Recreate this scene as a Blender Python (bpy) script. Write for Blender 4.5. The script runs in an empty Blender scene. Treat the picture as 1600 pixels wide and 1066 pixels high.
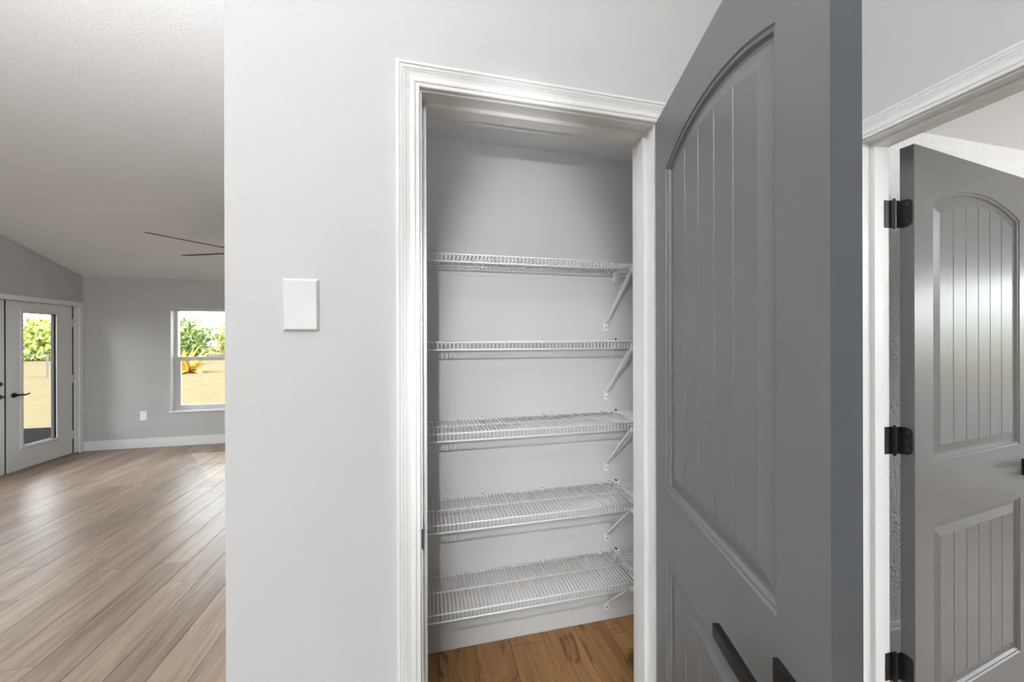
import bpy, math, random
from mathutils import Vector, Matrix
random.seed(7)
scene = bpy.context.scene
COL = scene.collection

# ------------------------------------------------------------------ camera
EYE = 1.41
F_PX = 575.0
yaw, pitch, roll = math.radians(13.27), math.radians(-0.03), math.radians(0.165)
fw = Vector((math.sin(yaw)*math.cos(pitch), math.cos(yaw)*math.cos(pitch), math.sin(pitch)))
rt = Vector((math.cos(yaw), -math.sin(yaw), 0))
dn = fw.cross(rt)
r2 = rt*math.cos(roll) + dn*math.sin(roll)
d2 = dn*math.cos(roll) - rt*math.sin(roll)
cam_data = bpy.data.cameras.new('camera')
cam_data.sensor_width = 36.0
cam_data.lens = F_PX/1600*36.0
cam_data.clip_start = 0.02
cam_data.clip_end = 500
cam = bpy.data.objects.new('camera', cam_data)
up, bk = -d2, -fw
cam.matrix_world = Matrix(((r2.x, up.x, bk.x, 0), (r2.y, up.y, bk.y, 0), (r2.z, up.z, bk.z, EYE), (0, 0, 0, 1)))
COL.objects.link(cam)
scene.camera = cam

# ------------------------------------------------------------------ view, world, lights
vs = scene.view_settings
vs.view_transform = 'Standard'
vs.look = 'None'
vs.exposure = 0.55
vs.gamma = 1.0
vs.use_curve_mapping = False
SKY = 6.0
world = bpy.data.worlds.new('hazy_sky')
scene.world = world
world.use_nodes = True
bg = world.node_tree.nodes['Background']
bg.inputs[0].default_value = (0.93, 0.97, 1.0, 1)
bg.inputs[1].default_value = SKY

def add_light(name, kind, loc, power, color=(1, 1, 1), rot=(0, 0, 0), **kw):
    d = bpy.data.lights.new(name, kind)
    d.energy = power
    d.color = color
    for k, v in kw.items():
        setattr(d, k, v)
    o = bpy.data.objects.new(name, d)
    o.location = loc
    o.rotation_euler = rot
    COL.objects.link(o)
    return o

# low sun over the lawn
add_light('sun', 'SUN', (0, 0, 20), 1.2, (1.0, 0.93, 0.8), (math.radians(48), 0, math.radians(215)), angle=0.02)
# the photographer's flash, a hand above the lens
_fl = add_light('camera_flash', 'SPOT', (-0.075, 0.03, 1.66), 36.0, (0.985, 0.99, 1.0), spot_size=math.radians(88), spot_blend=0.6, shadow_soft_size=0.008)
_az, _el = math.radians(18.7), math.radians(-15)
_fl.rotation_euler = Vector((math.sin(_az)*math.cos(_el), math.cos(_az)*math.cos(_el), math.sin(_el))).to_track_quat('-Z', 'Y').to_euler()
_fl.scale = (0.36, 1, 1)      # tall narrow beam through the doorway

# a second flash head turned up at the vault as a soft bounce
add_light('bounce_flash', 'SPOT', (-0.9, -0.9, 1.9), 680.0, (0.96, 0.98, 1.0), (math.radians(152), 0, math.radians(10)), spot_size=math.radians(110), spot_blend=1.0, shadow_soft_size=0.08)

def portal(loc, rot, sx, sy):
    o = add_light('window_daylight', 'AREA', loc, 1, rot=rot, shape='RECTANGLE', size=sx, size_y=sy)
    o.data.cycles.is_portal = True

# ------------------------------------------------------------------ materials
MATS = {}
def material(name, color, rough=0.5, metal=0.0, spec=0.5, bump=None, var=None, coat=0.0):
    """bump = (scale, strength, distance), var = (scale, amount)"""
    m = bpy.data.materials.new(name)
    m.use_nodes = True
    nt = m.node_tree
    b = nt.nodes['Principled BSDF']
    b.inputs['Base Color'].default_value = (*color, 1)
    b.inputs['Roughness'].default_value = rough
    b.inputs['Metallic'].default_value = metal
    b.inputs['Specular IOR Level'].default_value = spec
    if coat:
        b.inputs['Coat Weight'].default_value = coat
    geo = nt.nodes.new('ShaderNodeNewGeometry')
    if var:
        n = nt.nodes.new('ShaderNodeTexNoise')
        n.inputs['Scale'].default_value = var[0]
        n.inputs['Detail'].default_value = 4
        nt.links.new(geo.outputs['Position'], n.inputs['Vector'])
        mx = nt.nodes.new('ShaderNodeMix'); mx.data_type = 'RGBA'
        mx.inputs[6].default_value = (*[c*(1-var[1]) for c in color], 1)
        mx.inputs[7].default_value = (*[min(1, c*(1+var[1])) for c in color], 1)
        nt.links.new(n.outputs['Fac'], mx.inputs[0])
        nt.links.new(mx.outputs[2], b.inputs['Base Color'])
    if bump:
        n = nt.nodes.new('ShaderNodeTexNoise')
        n.inputs['Scale'].default_value = bump[0]
        n.inputs['Detail'].default_value = 5
        nt.links.new(geo.outputs['Position'], n.inputs['Vector'])
        bp = nt.nodes.new('ShaderNodeBump')
        bp.inputs['Strength'].default_value = bump[1]
        bp.inputs['Distance'].default_value = bump[2]
        nt.links.new(n.outputs['Fac'], bp.inputs['Height'])
        nt.links.new(bp.outputs['Normal'], b.inputs['Normal'])
    MATS[name] = m
    return m

M_WALL = material('wall_paint', (0.52, 0.522, 0.522), 0.6, spec=0.3, bump=(60, 0.12, 0.002), var=(1.3, 0.015))
M_LIV = material('living_wall_paint', (0.47, 0.463, 0.455), 0.6, spec=0.3, bump=(90, 0.3, 0.003), var=(1.3, 0.02))
M_PANW = material('pantry_wall_paint', (0.63, 0.63, 0.63), 0.6, spec=0.3, bump=(90, 0.15, 0.002), var=(2, 0.015))
M_CEIL = material('textured_ceiling_paint', (0.86, 0.86, 0.86), 0.8, spec=0.2, bump=(75, 0.5, 0.008))
M_KNOCK = material('knockdown_wall_paint', (0.8, 0.795, 0.785), 0.7, spec=0.3, bump=(65, 0.9, 0.012))
M_TRIM = material('white_trim_paint', (0.74, 0.74, 0.735), 0.32, spec=0.5)
M_WIRE = material('white_vinyl_wire', (0.88, 0.88, 0.875), 0.3, spec=0.5)
M_PLATE = material('white_plastic', (0.58, 0.58, 0.58), 0.25, spec=0.5)
M_DOOR = material('dark_grey_door_paint', (0.138, 0.138, 0.14), 0.36, spec=0.3, bump=(180, 0.03, 0.001))
M_DOOR2 = material('grey_satin_door_paint', (0.122, 0.12, 0.118), 0.27, spec=0.36, bump=(160, 0.025, 0.001))
M_EDGE = material('blue_grey_door_edge_paint', (0.075, 0.081, 0.089), 0.4, spec=0.4)
M_BLACK = material('matte_black_metal', (0.008, 0.008, 0.008), 0.35, spec=0.4)
M_SCREW = material('dark_screw_metal', (0.05, 0.05, 0.05), 0.4, 0.6)
M_STEEL = material('brushed_steel', (0.6, 0.6, 0.6), 0.3, 1.0)
M_FDOOR = material('white_exterior_door_paint', (0.66, 0.655, 0.645), 0.35, spec=0.4)
M_GASK = material('black_weatherstrip', (0.02, 0.02, 0.02), 0.8)
M_VINYL = material('white_vinyl_frame', (0.62, 0.62, 0.62), 0.4)
M_BLADE = material('bronze_fan_blade', (0.035, 0.03, 0.027), 0.5)
M_SPACER = material('grey_glass_spacer', (0.05, 0.05, 0.05), 0.7)
M_PATIO = material('near_black_patio', (0.009, 0.009, 0.009), 1.0, spec=0.0, var=(3, 0.3))  # near-black, slightly mottled base colour for the whole slab
M_SUB = material('subfloor_taupe', (0.26, 0.2, 0.155), 0.4)
M_BARK = material('tree_bark', (0.05, 0.04, 0.03), 0.9)
M_FENCE = material('grey_fence_metal', (0.12, 0.12, 0.11), 0.6)
M_LAWN = material('dry_lawn', (0.13, 0.105, 0.062), 1.0, spec=0.0, var=(2.2, 0.22))
M_LAMP = material('lamp_diffuser', (0.8, 0.8, 0.8), 0.5)
_b = M_LAMP.node_tree.nodes['Principled BSDF']
_b.inputs['Emission Color'].default_value = (0.94, 0.972, 1.0, 1)
_b.inputs['Emission Strength'].default_value = 30.0

def glass_material():
    m = bpy.data.materials.new('window_glass'); m.use_nodes = True
    nt = m.node_tree; nt.nodes.clear()
    out = nt.nodes.new('ShaderNodeOutputMaterial')
    tr = nt.nodes.new('ShaderNodeBsdfTransparent'); tr.inputs[0].default_value = (0.97, 0.98, 0.975, 1)
    gl = nt.nodes.new('ShaderNodeBsdfGlossy'); gl.inputs['Roughness'].default_value = 0.02
    fr = nt.nodes.new('ShaderNodeFresnel'); fr.inputs[0].default_value = 1.2
    mx = nt.nodes.new('ShaderNodeMixShader')
    nt.links.new(fr.outputs[0], mx.inputs[0]); nt.links.new(tr.outputs[0], mx.inputs[1]); nt.links.new(gl.outputs[0], mx.inputs[2])
    nt.links.new(mx.outputs[0], out.inputs[0])
    return m
M_GLASS = glass_material()

def wood_material(name, dark, light, knot, rough, knots=0.0, vary=0.25, spec=0.45):
    m = bpy.data.materials.new(name); m.use_nodes = True
    nt = m.node_tree; N = nt.nodes; L = nt.links
    b = N['Principled BSDF']
    b.inputs['Roughness'].default_value = rough
    b.inputs['Specular IOR Level'].default_value = spec
    geo = N.new('ShaderNodeNewGeometry')
    oi = N.new('ShaderNodeObjectInfo')
    sc = N.new('ShaderNodeVectorMath'); sc.operation = 'SCALE'
    comb = N.new('ShaderNodeCombineXYZ')
    L.new(oi.outputs['Random'], comb.inputs[0]); L.new(oi.outputs['Random'], comb.inputs[1]); L.new(oi.outputs['Random'], comb.inputs[2])
    sc.inputs[3].default_value = 37.0
    L.new(comb.outputs[0], sc.inputs[0])
    ad = N.new('ShaderNodeVectorMath'); ad.operation = 'ADD'
    L.new(geo.outputs['Position'], ad.inputs[0]); L.new(sc.outputs[0], ad.inputs[1])
    mp = N.new('ShaderNodeMapping'); mp.inputs['Scale'].default_value = (22, 1.6, 22)
    L.new(ad.outputs[0], mp.inputs['Vector'])
    n1 = N.new('ShaderNodeTexNoise'); n1.inputs['Scale'].default_value = 1.0; n1.inputs['Detail'].default_value = 8; n1.inputs['Distortion'].default_value = 1.6
    L.new(mp.outputs[0], n1.inputs['Vector'])
    mp2 = N.new('ShaderNodeMapping'); mp2.inputs['Scale'].default_value = (5, 0.9, 5)
    L.new(ad.outputs[0], mp2.inputs['Vector'])
    n2 = N.new('ShaderNodeTexNoise'); n2.inputs['Scale'].default_value = 1.0; n2.inputs['Detail'].default_value = 3
    L.new(mp2.outputs[0], n2.inputs['Vector'])
    av = N.new('ShaderNodeMath'); av.operation = 'ADD'
    L.new(n1.outputs['Fac'], av.inputs[0]); L.new(n2.outputs['Fac'], av.inputs[1])
    mr = N.new('ShaderNodeMapRange'); mr.inputs[1].default_value = 0.7; mr.inputs[2].default_value = 1.3
    L.new(av.outputs[0], mr.inputs[0])
    mx = N.new('ShaderNodeMix'); mx.data_type = 'RGBA'
    mx.inputs[6].default_value = (*dark, 1); mx.inputs[7].default_value = (*light, 1)
    L.new(mr.outputs[0], mx.inputs[0])
    hs = N.new('ShaderNodeHueSaturation')
    mv = N.new('ShaderNodeMapRange'); mv.inputs[3].default_value = 1-vary; mv.inputs[4].default_value = 1+vary
    L.new(oi.outputs['Random'], mv.inputs[0]); L.new(mv.outputs[0], hs.inputs['Value'])
    L.new(mx.outputs[2], hs.inputs['Color'])
    col = hs.outputs[0]
    if knots:
        mp3 = N.new('ShaderNodeMapping'); mp3.inputs['Scale'].default_value = (9, 3.5, 9)
        L.new(ad.outputs[0], mp3.inputs['Vector'])
        n3 = N.new('ShaderNodeTexNoise'); n3.inputs['Scale'].default_value = 1.0; n3.inputs['Detail'].default_value = 6; n3.inputs['Distortion'].default_value = 2.5
        L.new(mp3.outputs[0], n3.inputs['Vector'])
        rp = N.new('ShaderNodeMapRange'); rp.inputs[1].default_value = 0.57; rp.inputs[2].default_value = 0.7; rp.inputs[4].default_value = knots
        L.new(n3.outputs['Fac'], rp.inputs[0])
        mk = N.new('ShaderNodeMix'); mk.data_type = 'RGBA'
        mk.inputs[7].default_value = (*knot, 1)
        L.new(rp.outputs[0], mk.inputs[0]); L.new(col, mk.inputs[6])
        col = mk.outputs[2]
    L.new(col, b.inputs['Base Color'])
    bp = N.new('ShaderNodeBump'); bp.inputs['Strength'].default_value = 0.2; bp.inputs['Distance'].default_value = 0.001
    L.new(n1.outputs['Fac'], bp.inputs['Height']); L.new(bp.outputs[0], b.inputs['Normal'])
    return m
M_OAK = wood_material('taupe_oak_plank', (0.2, 0.14, 0.1), (0.41, 0.31, 0.24), (0.08, 0.055, 0.04), 0.38, vary=0.12, spec=0.5)
M_RUST = wood_material('rustic_brown_plank', (0.21, 0.102, 0.036), (0.43, 0.225, 0.085), (0.05, 0.028, 0.014), 0.45, knots=0.85, vary=0.2, spec=0.35)

def leaf_material(name, a, b_):
    m = bpy.data.materials.new(name); m.use_nodes = True
    nt = m.node_tree; b = nt.nodes['Principled BSDF']
    b.inputs['Roughness'].default_value = 0.7
    b.inputs['Specular IOR Level'].default_value = 0.1
    g = nt.nodes.new('ShaderNodeNewGeometry')
    mx = nt.nodes.new('ShaderNodeMix'); mx.data_type = 'RGBA'
    mx.inputs[6].default_value = (*a, 1); mx.inputs[7].default_value = (*b_, 1)
    nt.links.new(g.outputs['Random Per Island'], mx.inputs[0])
    nt.links.new(mx.outputs[2], b.inputs['Base Color'])
    return m
LEAVES = [leaf_material('bright_green_leaf', (0.16, 0.24, 0.05), (0.5, 0.52, 0.16)),
          leaf_material('dark_green_leaf', (0.07, 0.13, 0.06), (0.36, 0.42, 0.15)),
          leaf_material('yellow_green_leaf', (0.26, 0.28, 0.07), (0.62, 0.56, 0.2))]
M_GOLD = leaf_material('golden_frond', (0.42, 0.2, 0.03), (0.5, 0.4, 0.1))

# ------------------------------------------------------------------ mesh helpers
class MB:
    def __init__(s): s.v = []; s.f = []
    def add(s, vs_, fs):
        o = len(s.v); s.v += [tuple(v) for v in vs_]; s.f += [tuple(o+i for i in f) for f in fs]
    def box(s, lo, hi):
        (a, b, c), (d, e, f) = lo, hi
        s.add([(a, b, c), (d, b, c), (d, e, c), (a, e, c), (a, b, f), (d, b, f), (d, e, f), (a, e, f)],
              [(0, 3, 2, 1), (4, 5, 6, 7), (0, 1, 5, 4), (1, 2, 6, 5), (2, 3, 7, 6), (3, 0, 4, 7)])
    def cbox(s, lo, hi, c, axis=2, sign=1):
        """box with its face on the given side chamfered by c"""
        ax = [0, 1, 2]; ax.remove(axis); u, w = ax
        def ring(pos, ins):
            out = []
            for (pu, pw) in ((0, 0), (1, 0), (1, 1), (0, 1)):
                p = [0, 0, 0]
                p[axis] = pos
                p[u] = (hi[u]-ins) if pu else (lo[u]+ins)
                p[w] = (hi[w]-ins) if pw else (lo[w]+ins)
                out.append(tuple(p))
            return out
        far, near = (hi[axis], lo[axis]) if sign > 0 else (lo[axis], hi[axis])
        rs = [ring(near, 0), ring(far - sign*c, 0), ring(far, c)]
        s.loft(rs, cap=True, closed=True)
    def loft(s, rings, cap=False, closed=True):
        n = len(rings[0]); vs_ = [p for r in rings for p in r]; fs = []
        for k in range(len(rings)-1):
            for i in range(n if closed else n-1):
                j = (i+1) % n
                fs.append((k*n+i, k*n+j, (k+1)*n+j, (k+1)*n+i))
        if cap:
            fs.append(tuple(range(n-1, -1, -1)))
            fs.append(tuple((len(rings)-1)*n+i for i in range(n)))
        s.add(vs_, fs)
    def tube(s, pts, r, n=6, cap=True):
        pts = [Vector(p) for p in pts]; rings = []
        for k, p in enumerate(pts):
            t = (pts[min(k+1, len(pts)-1)] - pts[max(k-1, 0)]).normalized()
            ref = Vector((0, 0, 1)) if abs(t.z) < 0.9 else Vector((1, 0, 0))
            a = t.cross(ref).normalized(); b = t.cross(a)
            rad = r[k] if isinstance(r, (list, tuple)) else r
            rings.append([tuple(p + a*rad*math.cos(2*math.pi*i/n) + b*rad*math.sin(2*math.pi*i/n)) for i in range(n)])
        s.loft(rings, cap=cap)
    def build(s, name, mat, parent=None, smooth=False, recalc=True):
        me = bpy.data.meshes.new(name)
        me.from_pydata(s.v, [], s.f)
        if recalc:
            import bmesh
            bm = bmesh.new(); bm.from_mesh(me)
            bmesh.ops.recalc_face_normals(bm, faces=bm.faces)
            bm.to_mesh(me); bm.free()
        if smooth:
            for p in me.polygons: p.use_smooth = True
        me.materials.append(mat)
        return link(name, me, parent)

ROOTM = {}
def link(name, data, parent=None):
    o = bpy.data.objects.new(name, data)
    COL.objects.link(o)
    if parent is not None:
        o.parent = parent
        if parent.name in ROOTM:      # geometry given in world coordinates
            o.matrix_parent_inverse = ROOTM[parent.name].inverted()
    return o
def tag(o, label, cat, kind=None, group=None):
    o['label'] = label; o['category'] = cat
    if kind: o['kind'] = kind
    if group: o['group'] = group
    return o
def thing(name, loc, label, cat, kind=None, group=None, rz=0.0, local=False):
    """Empty at the base; with local=False its parts are given in world coordinates"""
    o = bpy.data.objects.new(name, None)
    COL.objects.link(o)
    o.location = loc; o.rotation_euler = (0, 0, rz)
    o.empty_display_size = 0.1
    if not local:
        ROOTM[o.name] = Matrix.LocRotScale(Vector(loc), Matrix.Rotation(rz, 3, 'Z'), None)
    return tag(o, label, cat, kind, group)
def sub(parent, o):
    """make o (a child mesh whose parts are in world coordinates too) usable as a parent"""
    return o
def boxobj(name, lo, hi, mat, parent=None):
    m = MB(); m.box(lo, hi); return m.build(name, mat, parent)

# ================================================================== STRUCTURE
# plan (metres): camera at the origin looking along +y; pantry wall at y = YP
YP, YPI = 0.9632, 1.0785          # faces of the pantry wall
XL, XR = -0.007, 0.660            # pantry opening between jambs
HEAD = 2.045
XW = -0.443                       # end of the pantry wall, living room beyond
YBK = 1.70                        # pantry back wall
PX0, PX1, PZ = -0.33, 1.17, 2.33  # pantry inside
XB, XBI = 1.372, 1.4875           # wall with the second door
Y2A, Y2B = 0.069, 0.895           # second opening
XF, YF = -4.30, 5.893             # french door wall, window wall
YR = -2.9                         # wall behind the camera
EAVE, SLOPE, RIDGE = 2.262, 0.29, 1.45
def ceil_z(y): return EAVE + SLOPE*(YF - y) if y > RIDGE else EAVE + SLOPE*(YF - RIDGE) - SLOPE*(RIDGE - y)

def wall(name, label, mat, boxes):
    """a wall assembled around its openings"""
    m = MB()
    for lo, hi in boxes: m.box(lo, hi)
    return tag(m.build(name, mat), label, 'wall', 'structure')

wall('wall_pantry', 'pale smooth wall around the pantry doorway', M_WALL, [
    ((XW, YP, 0), (XL-0.018, YPI, 3.55)), ((XR+0.018, YP, 0), (XB, YPI, 3.55)), ((XL-0.018, YP, HEAD+0.018), (XR+0.018, YPI, 3.55))])
wall('wall_pantry_end', 'pale wall side facing the living room at the pantry corner', M_WALL, [((XW, YPI, 0), (PX0, YF, 3.5))])
wall('wall_pantry_back', 'light grey back wall of the pantry behind the wire shelves', M_PANW, [((PX0, YBK, 0), (PX1, YBK+0.1, PZ+0.1))])
wall('wall_pantry_side', 'light grey side wall of the pantry beside the corner shelves', M_PANW, [((PX1, YPI, 0), (PX1+0.1, YBK+0.1, PZ+0.1))])
wall('wall_bedroom_door', 'light grey wall around the bedroom doorway', M_WALL, [
    ((XB, Y2B+0.018, 0), (XBI, YPI, 3.55)), ((XB, YR, 0), (XBI, Y2A-0.018, 3.55)), ((XB, Y2A-0.018, HEAD+0.018), (XBI, Y2B+0.018, 3.55))])
wall('wall_bedroom_side', 'textured white bedroom wall behind the open grey door', M_KNOCK, [((XBI, 1.21, 0), (5.3, 1.31, 2.45))])
BWY0, BWY1, BWZ0, BWZ1 = -1.3, 1.0, 0.92, 2.0
wall('wall_bedroom_far', 'white bedroom wall with the bedroom window', M_KNOCK, [
    ((5.2, -2.9, 0), (5.3, BWY0, 2.45)), ((5.2, BWY1, 0), (5.3, 1.21, 2.45)), ((5.2, BWY0, 0), (5.3, BWY1, BWZ0)), ((5.2, BWY0, BWZ1), (5.3, BWY1, 2.45))])
wall('wall_bedroom_rear', 'white rear wall of the bedroom', M_KNOCK, [((XBI, YR-0.1, 0), (5.3, YR, 2.45))])
# living room
FD0, FD1, FDT = 4.215, 5.83, 1.862      # french door opening
wall('wall_french_door', 'grey living room wall around the white french doors', M_LIV, [
    ((XF-0.15, YR, 0), (XF, FD0, 3.6)), ((XF-0.15, FD1, 0), (XF, YF+0.15, 3.6)), ((XF-0.15, FD0, FDT), (XF, FD1, 3.6))])
WX0, WX1, WZ0, WZ1 = -3.345, -2.25, 0.462, 1.861
wall('wall_window', 'grey living room end wall around the white window', M_LIV, [
    ((XF, YF, 0), (WX0, YF+0.15, 2.5)), ((WX1, YF, 0), (XW+0.1, YF+0.15, 2.5)), ((WX0, YF, 0), (WX1, YF+0.15, WZ0)), ((WX0, YF, WZ1), (WX1, YF+0.15, 2.5))])
# wall behind the camera with a wide glass opening added for soft daylight
RX0, RX1, RZ1 = -2.6, -0.3, 2.15
wall('wall_rear', 'pale wall behind the kitchen with a glazed opening added for daylight', M_WALL, [
    ((XF, YR-0.12, 0), (RX0, YR, 2.6)), ((RX1, YR-0.12, 0), (XB, YR, 2.6)), ((RX0, YR-0.12, RZ1), (RX1, YR, 2.6))])

def ceiling_slab(name, label, x0, x1, ya, za, yb, zb, t=0.1):
    m = MB()
    m.loft([[(x0, ya, za), (x0, yb, zb), (x0, yb, zb+t), (x0, ya, za+t)], [(x1, ya, za), (x1, yb, zb), (x1, yb, zb+t), (x1, ya, za+t)]], cap=True)
    return tag(m.build(name, M_CEIL), label, 'ceiling', 'structure')
ceiling_slab('ceiling', 'white textured vaulted ceiling sloping down to the window wall', XF-0.15, XB, RIDGE, ceil_z(RIDGE), YF+0.15, ceil_z(YF+0.15))
ceiling_slab('ceiling_rear', 'white textured vaulted ceiling sloping down behind the kitchen', XF-0.15, XB, YR-0.12, ceil_z(YR-0.12), RIDGE, ceil_z(RIDGE))
ceiling_slab('ceiling_pantry', 'white textured flat ceiling inside the pantry', PX0, PX1, YPI, PZ, YBK, PZ, 0.05)
ceiling_slab('ceiling_bedroom', 'white textured bedroom ceiling above the grey door', XBI, 5.2, YR, 2.36, 1.21, 2.36, 0.05)

# floors -------------------------------------------------------------
def plank_floor(root, mat, x_edges, y0, y1, length, seed, z1=0.0):
    rnd = random.Random(seed)
    g = 0.0007
    for k in range(len(x_edges)-1):
        xa, xb = x_edges[k]+g, x_edges[k+1]-g
        y = y0 - rnd.uniform(0, length*0.8)
        while y < y1:
            ya, yb = max(y, y0)+g, min(y+length, y1)-g
            if yb - ya > 0.02:
                m = MB(); m.cbox((xa, ya, z1-0.006), (xb, yb, z1), 0.0012, 2, 1)
                m.build('plank', mat, root)
            y += length
def edges(a, b, pitch, phase):
    k = math.floor((a-phase)/pitch)
    e = [a]
    x = phase + pitch*(k+1)
    while x < b-1e-6:
        if x - e[-1] > 0.01: e.append(x)
        x += pitch
    return e + [b]
floor = boxobj('floor', (XF-0.15, YR-0.12, -0.1), (XB, YF, -0.0065), M_SUB)
tag(floor, 'taupe oak plank floor of the living room', 'floor', 'structure')
plank_floor(floor, M_OAK, edges(XF, XW, 0.1725, -1.824), YP, YF, 1.22, 3)
m = MB(); m.box((XW, YR, -0.0065), (XB, YP, 0.0)); m.box((XF, YR, -0.0065), (XW, YP, 0.0))
m.build('hall_planking', M_OAK, floor)
pfloor = boxobj('floor_pantry', (PX0, YP, -0.1), (PX1, YBK, -0.0065), M_SUB)
tag(pfloor, 'rustic brown knotty plank floor inside the pantry', 'floor', 'structure')
plank_floor(pfloor, M_RUST, edges(PX0, PX1, 0.163, 0.706), YP, YBK, 1.3, 11)
bfloor = boxobj('floor_bedroom', (XBI, YR, -0.1), (5.2, 1.21, 0.0), M_OAK)
tag(bfloor, 'taupe bedroom floor beyond the grey door', 'floor', 'structure')
boxobj('sill_plank', (XB, Y2A-0.018, -0.1), (XBI, Y2B+0.018, 0.0), M_OAK, bfloor)

# baseboards ---------------------------------------------------------
def baseboard(name, label, lo, hi, axis, sign):
    m = MB(); m.cbox(lo, hi, 0.004, axis, sign)
    tag(m.build(name, M_TRIM), label, 'baseboard', 'structure')
baseboard('baseboard_window', 'white baseboard along the living room window wall', (XF, YF-0.014, 0), (XW, YF, 0.125), 1, -1)
m = MB()
prof = [(0, 0), (0.014, 0), (0.014, 0.125), (0.010, 0.131), (0.010, 0.139), (0.005, 0.15), (0, 0.15)]
m.loft([[(XBI, 1.21-a, b) for a, b in prof], [(5.2, 1.21-a, b) for a, b in prof]], cap=True)
tag(m.build('baseboard_bedroom', M_TRIM), 'white moulded baseboard behind the open bedroom door', 'baseboard', 'structure')

# casings and jambs --------------------------------------------------
PROF = [(0, 0), (0, 0.009), (0.0015, 0.0105), (0.0095, 0.0108), (0.0115, 0.0128), (0.016, 0.0132), (0.0235, 0.0128), (0.031, 0.0142),
        (0.0365, 0.0162), (0.0385, 0.0146), (0.0405, 0.0162), (0.0455, 0.0172), (0.0475, 0.0155), (0.0495, 0.0178), (0.0555, 0.0178), (0.057, 0.0160), (0.057, 0)]
def casing(root, origin, u, n, u0, u1, ztop, zbot=0.0, rev=0.005, prof=PROF):
    """three mitred lengths of moulding round an opening; u along the wall, n out of it"""
    O, U, Nn = Vector(origin), Vector(u), Vector(n)
    def P(a, z, t): return tuple(O + U*a + Nn*t + Vector((0, 0, z)))
    a0, a1, zt = u0-rev, u1+rev, ztop+rev
    m = MB(); m.loft([[P(a0-w, zbot, t) for w, t in prof], [P(a0-w, zt+w, t) for w, t in prof]], cap=True); m.build('side_casing', M_TRIM, root)
    m = MB(); m.loft([[P(a1+w, zbot, t) for w, t in prof], [P(a1+w, zt+w, t) for w, t in prof]], cap=True); m.build('side_casing', M_TRIM, root)
    m = MB(); m.loft([[P(a0-w, zt+w, t) for w, t in prof], [P(a1+w, zt+w, t) for w, t in prof]], cap=True); m.build('head_casing', M_TRIM, root)

t1 = thing('trim_1', ((XL+XR)/2, YP, 0), 'white moulded casing and jamb framing the pantry doorway', 'door frame', 'structure')
casing(t1, (0, YP, 0), (1, 0, 0), (0, -1, 0), XL, XR, HEAD)
boxobj('jamb', (XL-0.018, YP, 0), (XL, YPI, HEAD+0.018), M_TRIM, t1)
boxobj('jamb', (XR, YP, 0), (XR+0.018, YPI, HEAD+0.018), M_TRIM, t1)
boxobj('head_jamb', (XL, YP, HEAD), (XR, YPI, HEAD+0.018), M_TRIM, t1)
SY0, SY1, ST = 1.002, 1.041, 0.011
for nm, lo, hi in (('stop', (XL, SY0, 0), (XL+ST, SY1, HEAD)), ('stop', (XR-ST, SY0, 0), (XR, SY1, HEAD)), ('head_stop', (XL+ST, SY0, HEAD-ST), (XR-ST, SY1, HEAD))):
    boxobj(nm, lo, hi, M_TRIM, t1)
m = MB()    # latch strike with its curved lip on the left jamb
m.box((XL, 0.9665, 0.875), (XL+0.0015, 0.999, 0.945))
m.loft([[(XL+0.0015, 0.9665, 0.89), (XL+0.0015, 0.9665, 0.93), (XL, 0.9665, 0.93), (XL, 0.9665, 0.89)],
        [(XL-0.001, 0.956, 0.885), (XL-0.001, 0.956, 0.935), (XL-0.003, 0.956, 0.935), (XL-0.003, 0.956, 0.885)]], cap=True)
o = m.build('strike_plate', M_BLACK, t1); o['label'] = 'black latch strike plate'

t2 = thing('trim_2', (XB, (Y2A+Y2B)/2, 0), 'white moulded casing and jamb framing the bedroom doorway', 'door frame', 'structure')
casing(t2, (XB, 0, 0), (0, 1, 0), (-1, 0, 0), Y2A, Y2B, HEAD)
boxobj('jamb', (XB, Y2B, 0), (XBI, Y2B+0.018, HEAD+0.018), M_TRIM, t2)
boxobj('jamb', (XB, Y2A-0.018, 0), (XBI, Y2A, HEAD+0.018), M_TRIM, t2)
boxobj('head_jamb', (XB, Y2A, HEAD), (XBI, Y2B, HEAD+0.018), M_TRIM, t2)
for nm, lo, hi in (('stop', (1.408, Y2B-ST, 0), (1.446, Y2B, HEAD)), ('stop', (1.408, Y2A, 0), (1.446, Y2A+ST, HEAD)), ('head_stop', (1.408, Y2A+ST, HEAD-ST), (1.446, Y2B-ST, HEAD))):
    boxobj(nm, lo, hi, M_TRIM, t2)

# ================================================================== PANEL DOORS
PANEL_PROF = [(0, 0), (0.003, 0.0035), (0.009, 0.0038), (0.014, 0.0105), (0.022, 0.0105), (0.050, 0.0035)]
def outline(x0, x1, z0, zs, sag, d, n=24):
    """panel outline inset by d: bottom corners, then the top edge from one side to the other"""
    pts = [(x0+d, z0+d), (x1-d, z0+d)]
    c, hw = (x0+x1)/2, (x1-x0)/2
    if sag > 0:
        R = (hw*hw + sag*sag)/(2*sag); zc = zs + sag - R
        r = R-d; a = math.asin(min(1, (hw-d)/r))
        for i in range(n+1):
            t = a - 2*a*i/n
            pts.append((c + r*math.sin(t), zc + r*math.cos(t)))
    else:
        for i in range(n+1):
            pts.append((x1-d - (x1-x0-2*d)*i/n, zs-d))
    return pts
def arch_z(x, x0, x1, zs, sag, d):
    if sag <= 0: return zs-d
    c, hw = (x0+x1)/2, (x1-x0)/2
    R = (hw*hw + sag*sag)/(2*sag)
    return zs+sag-R + math.sqrt((R-d)**2 - (x-c)**2)

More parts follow.
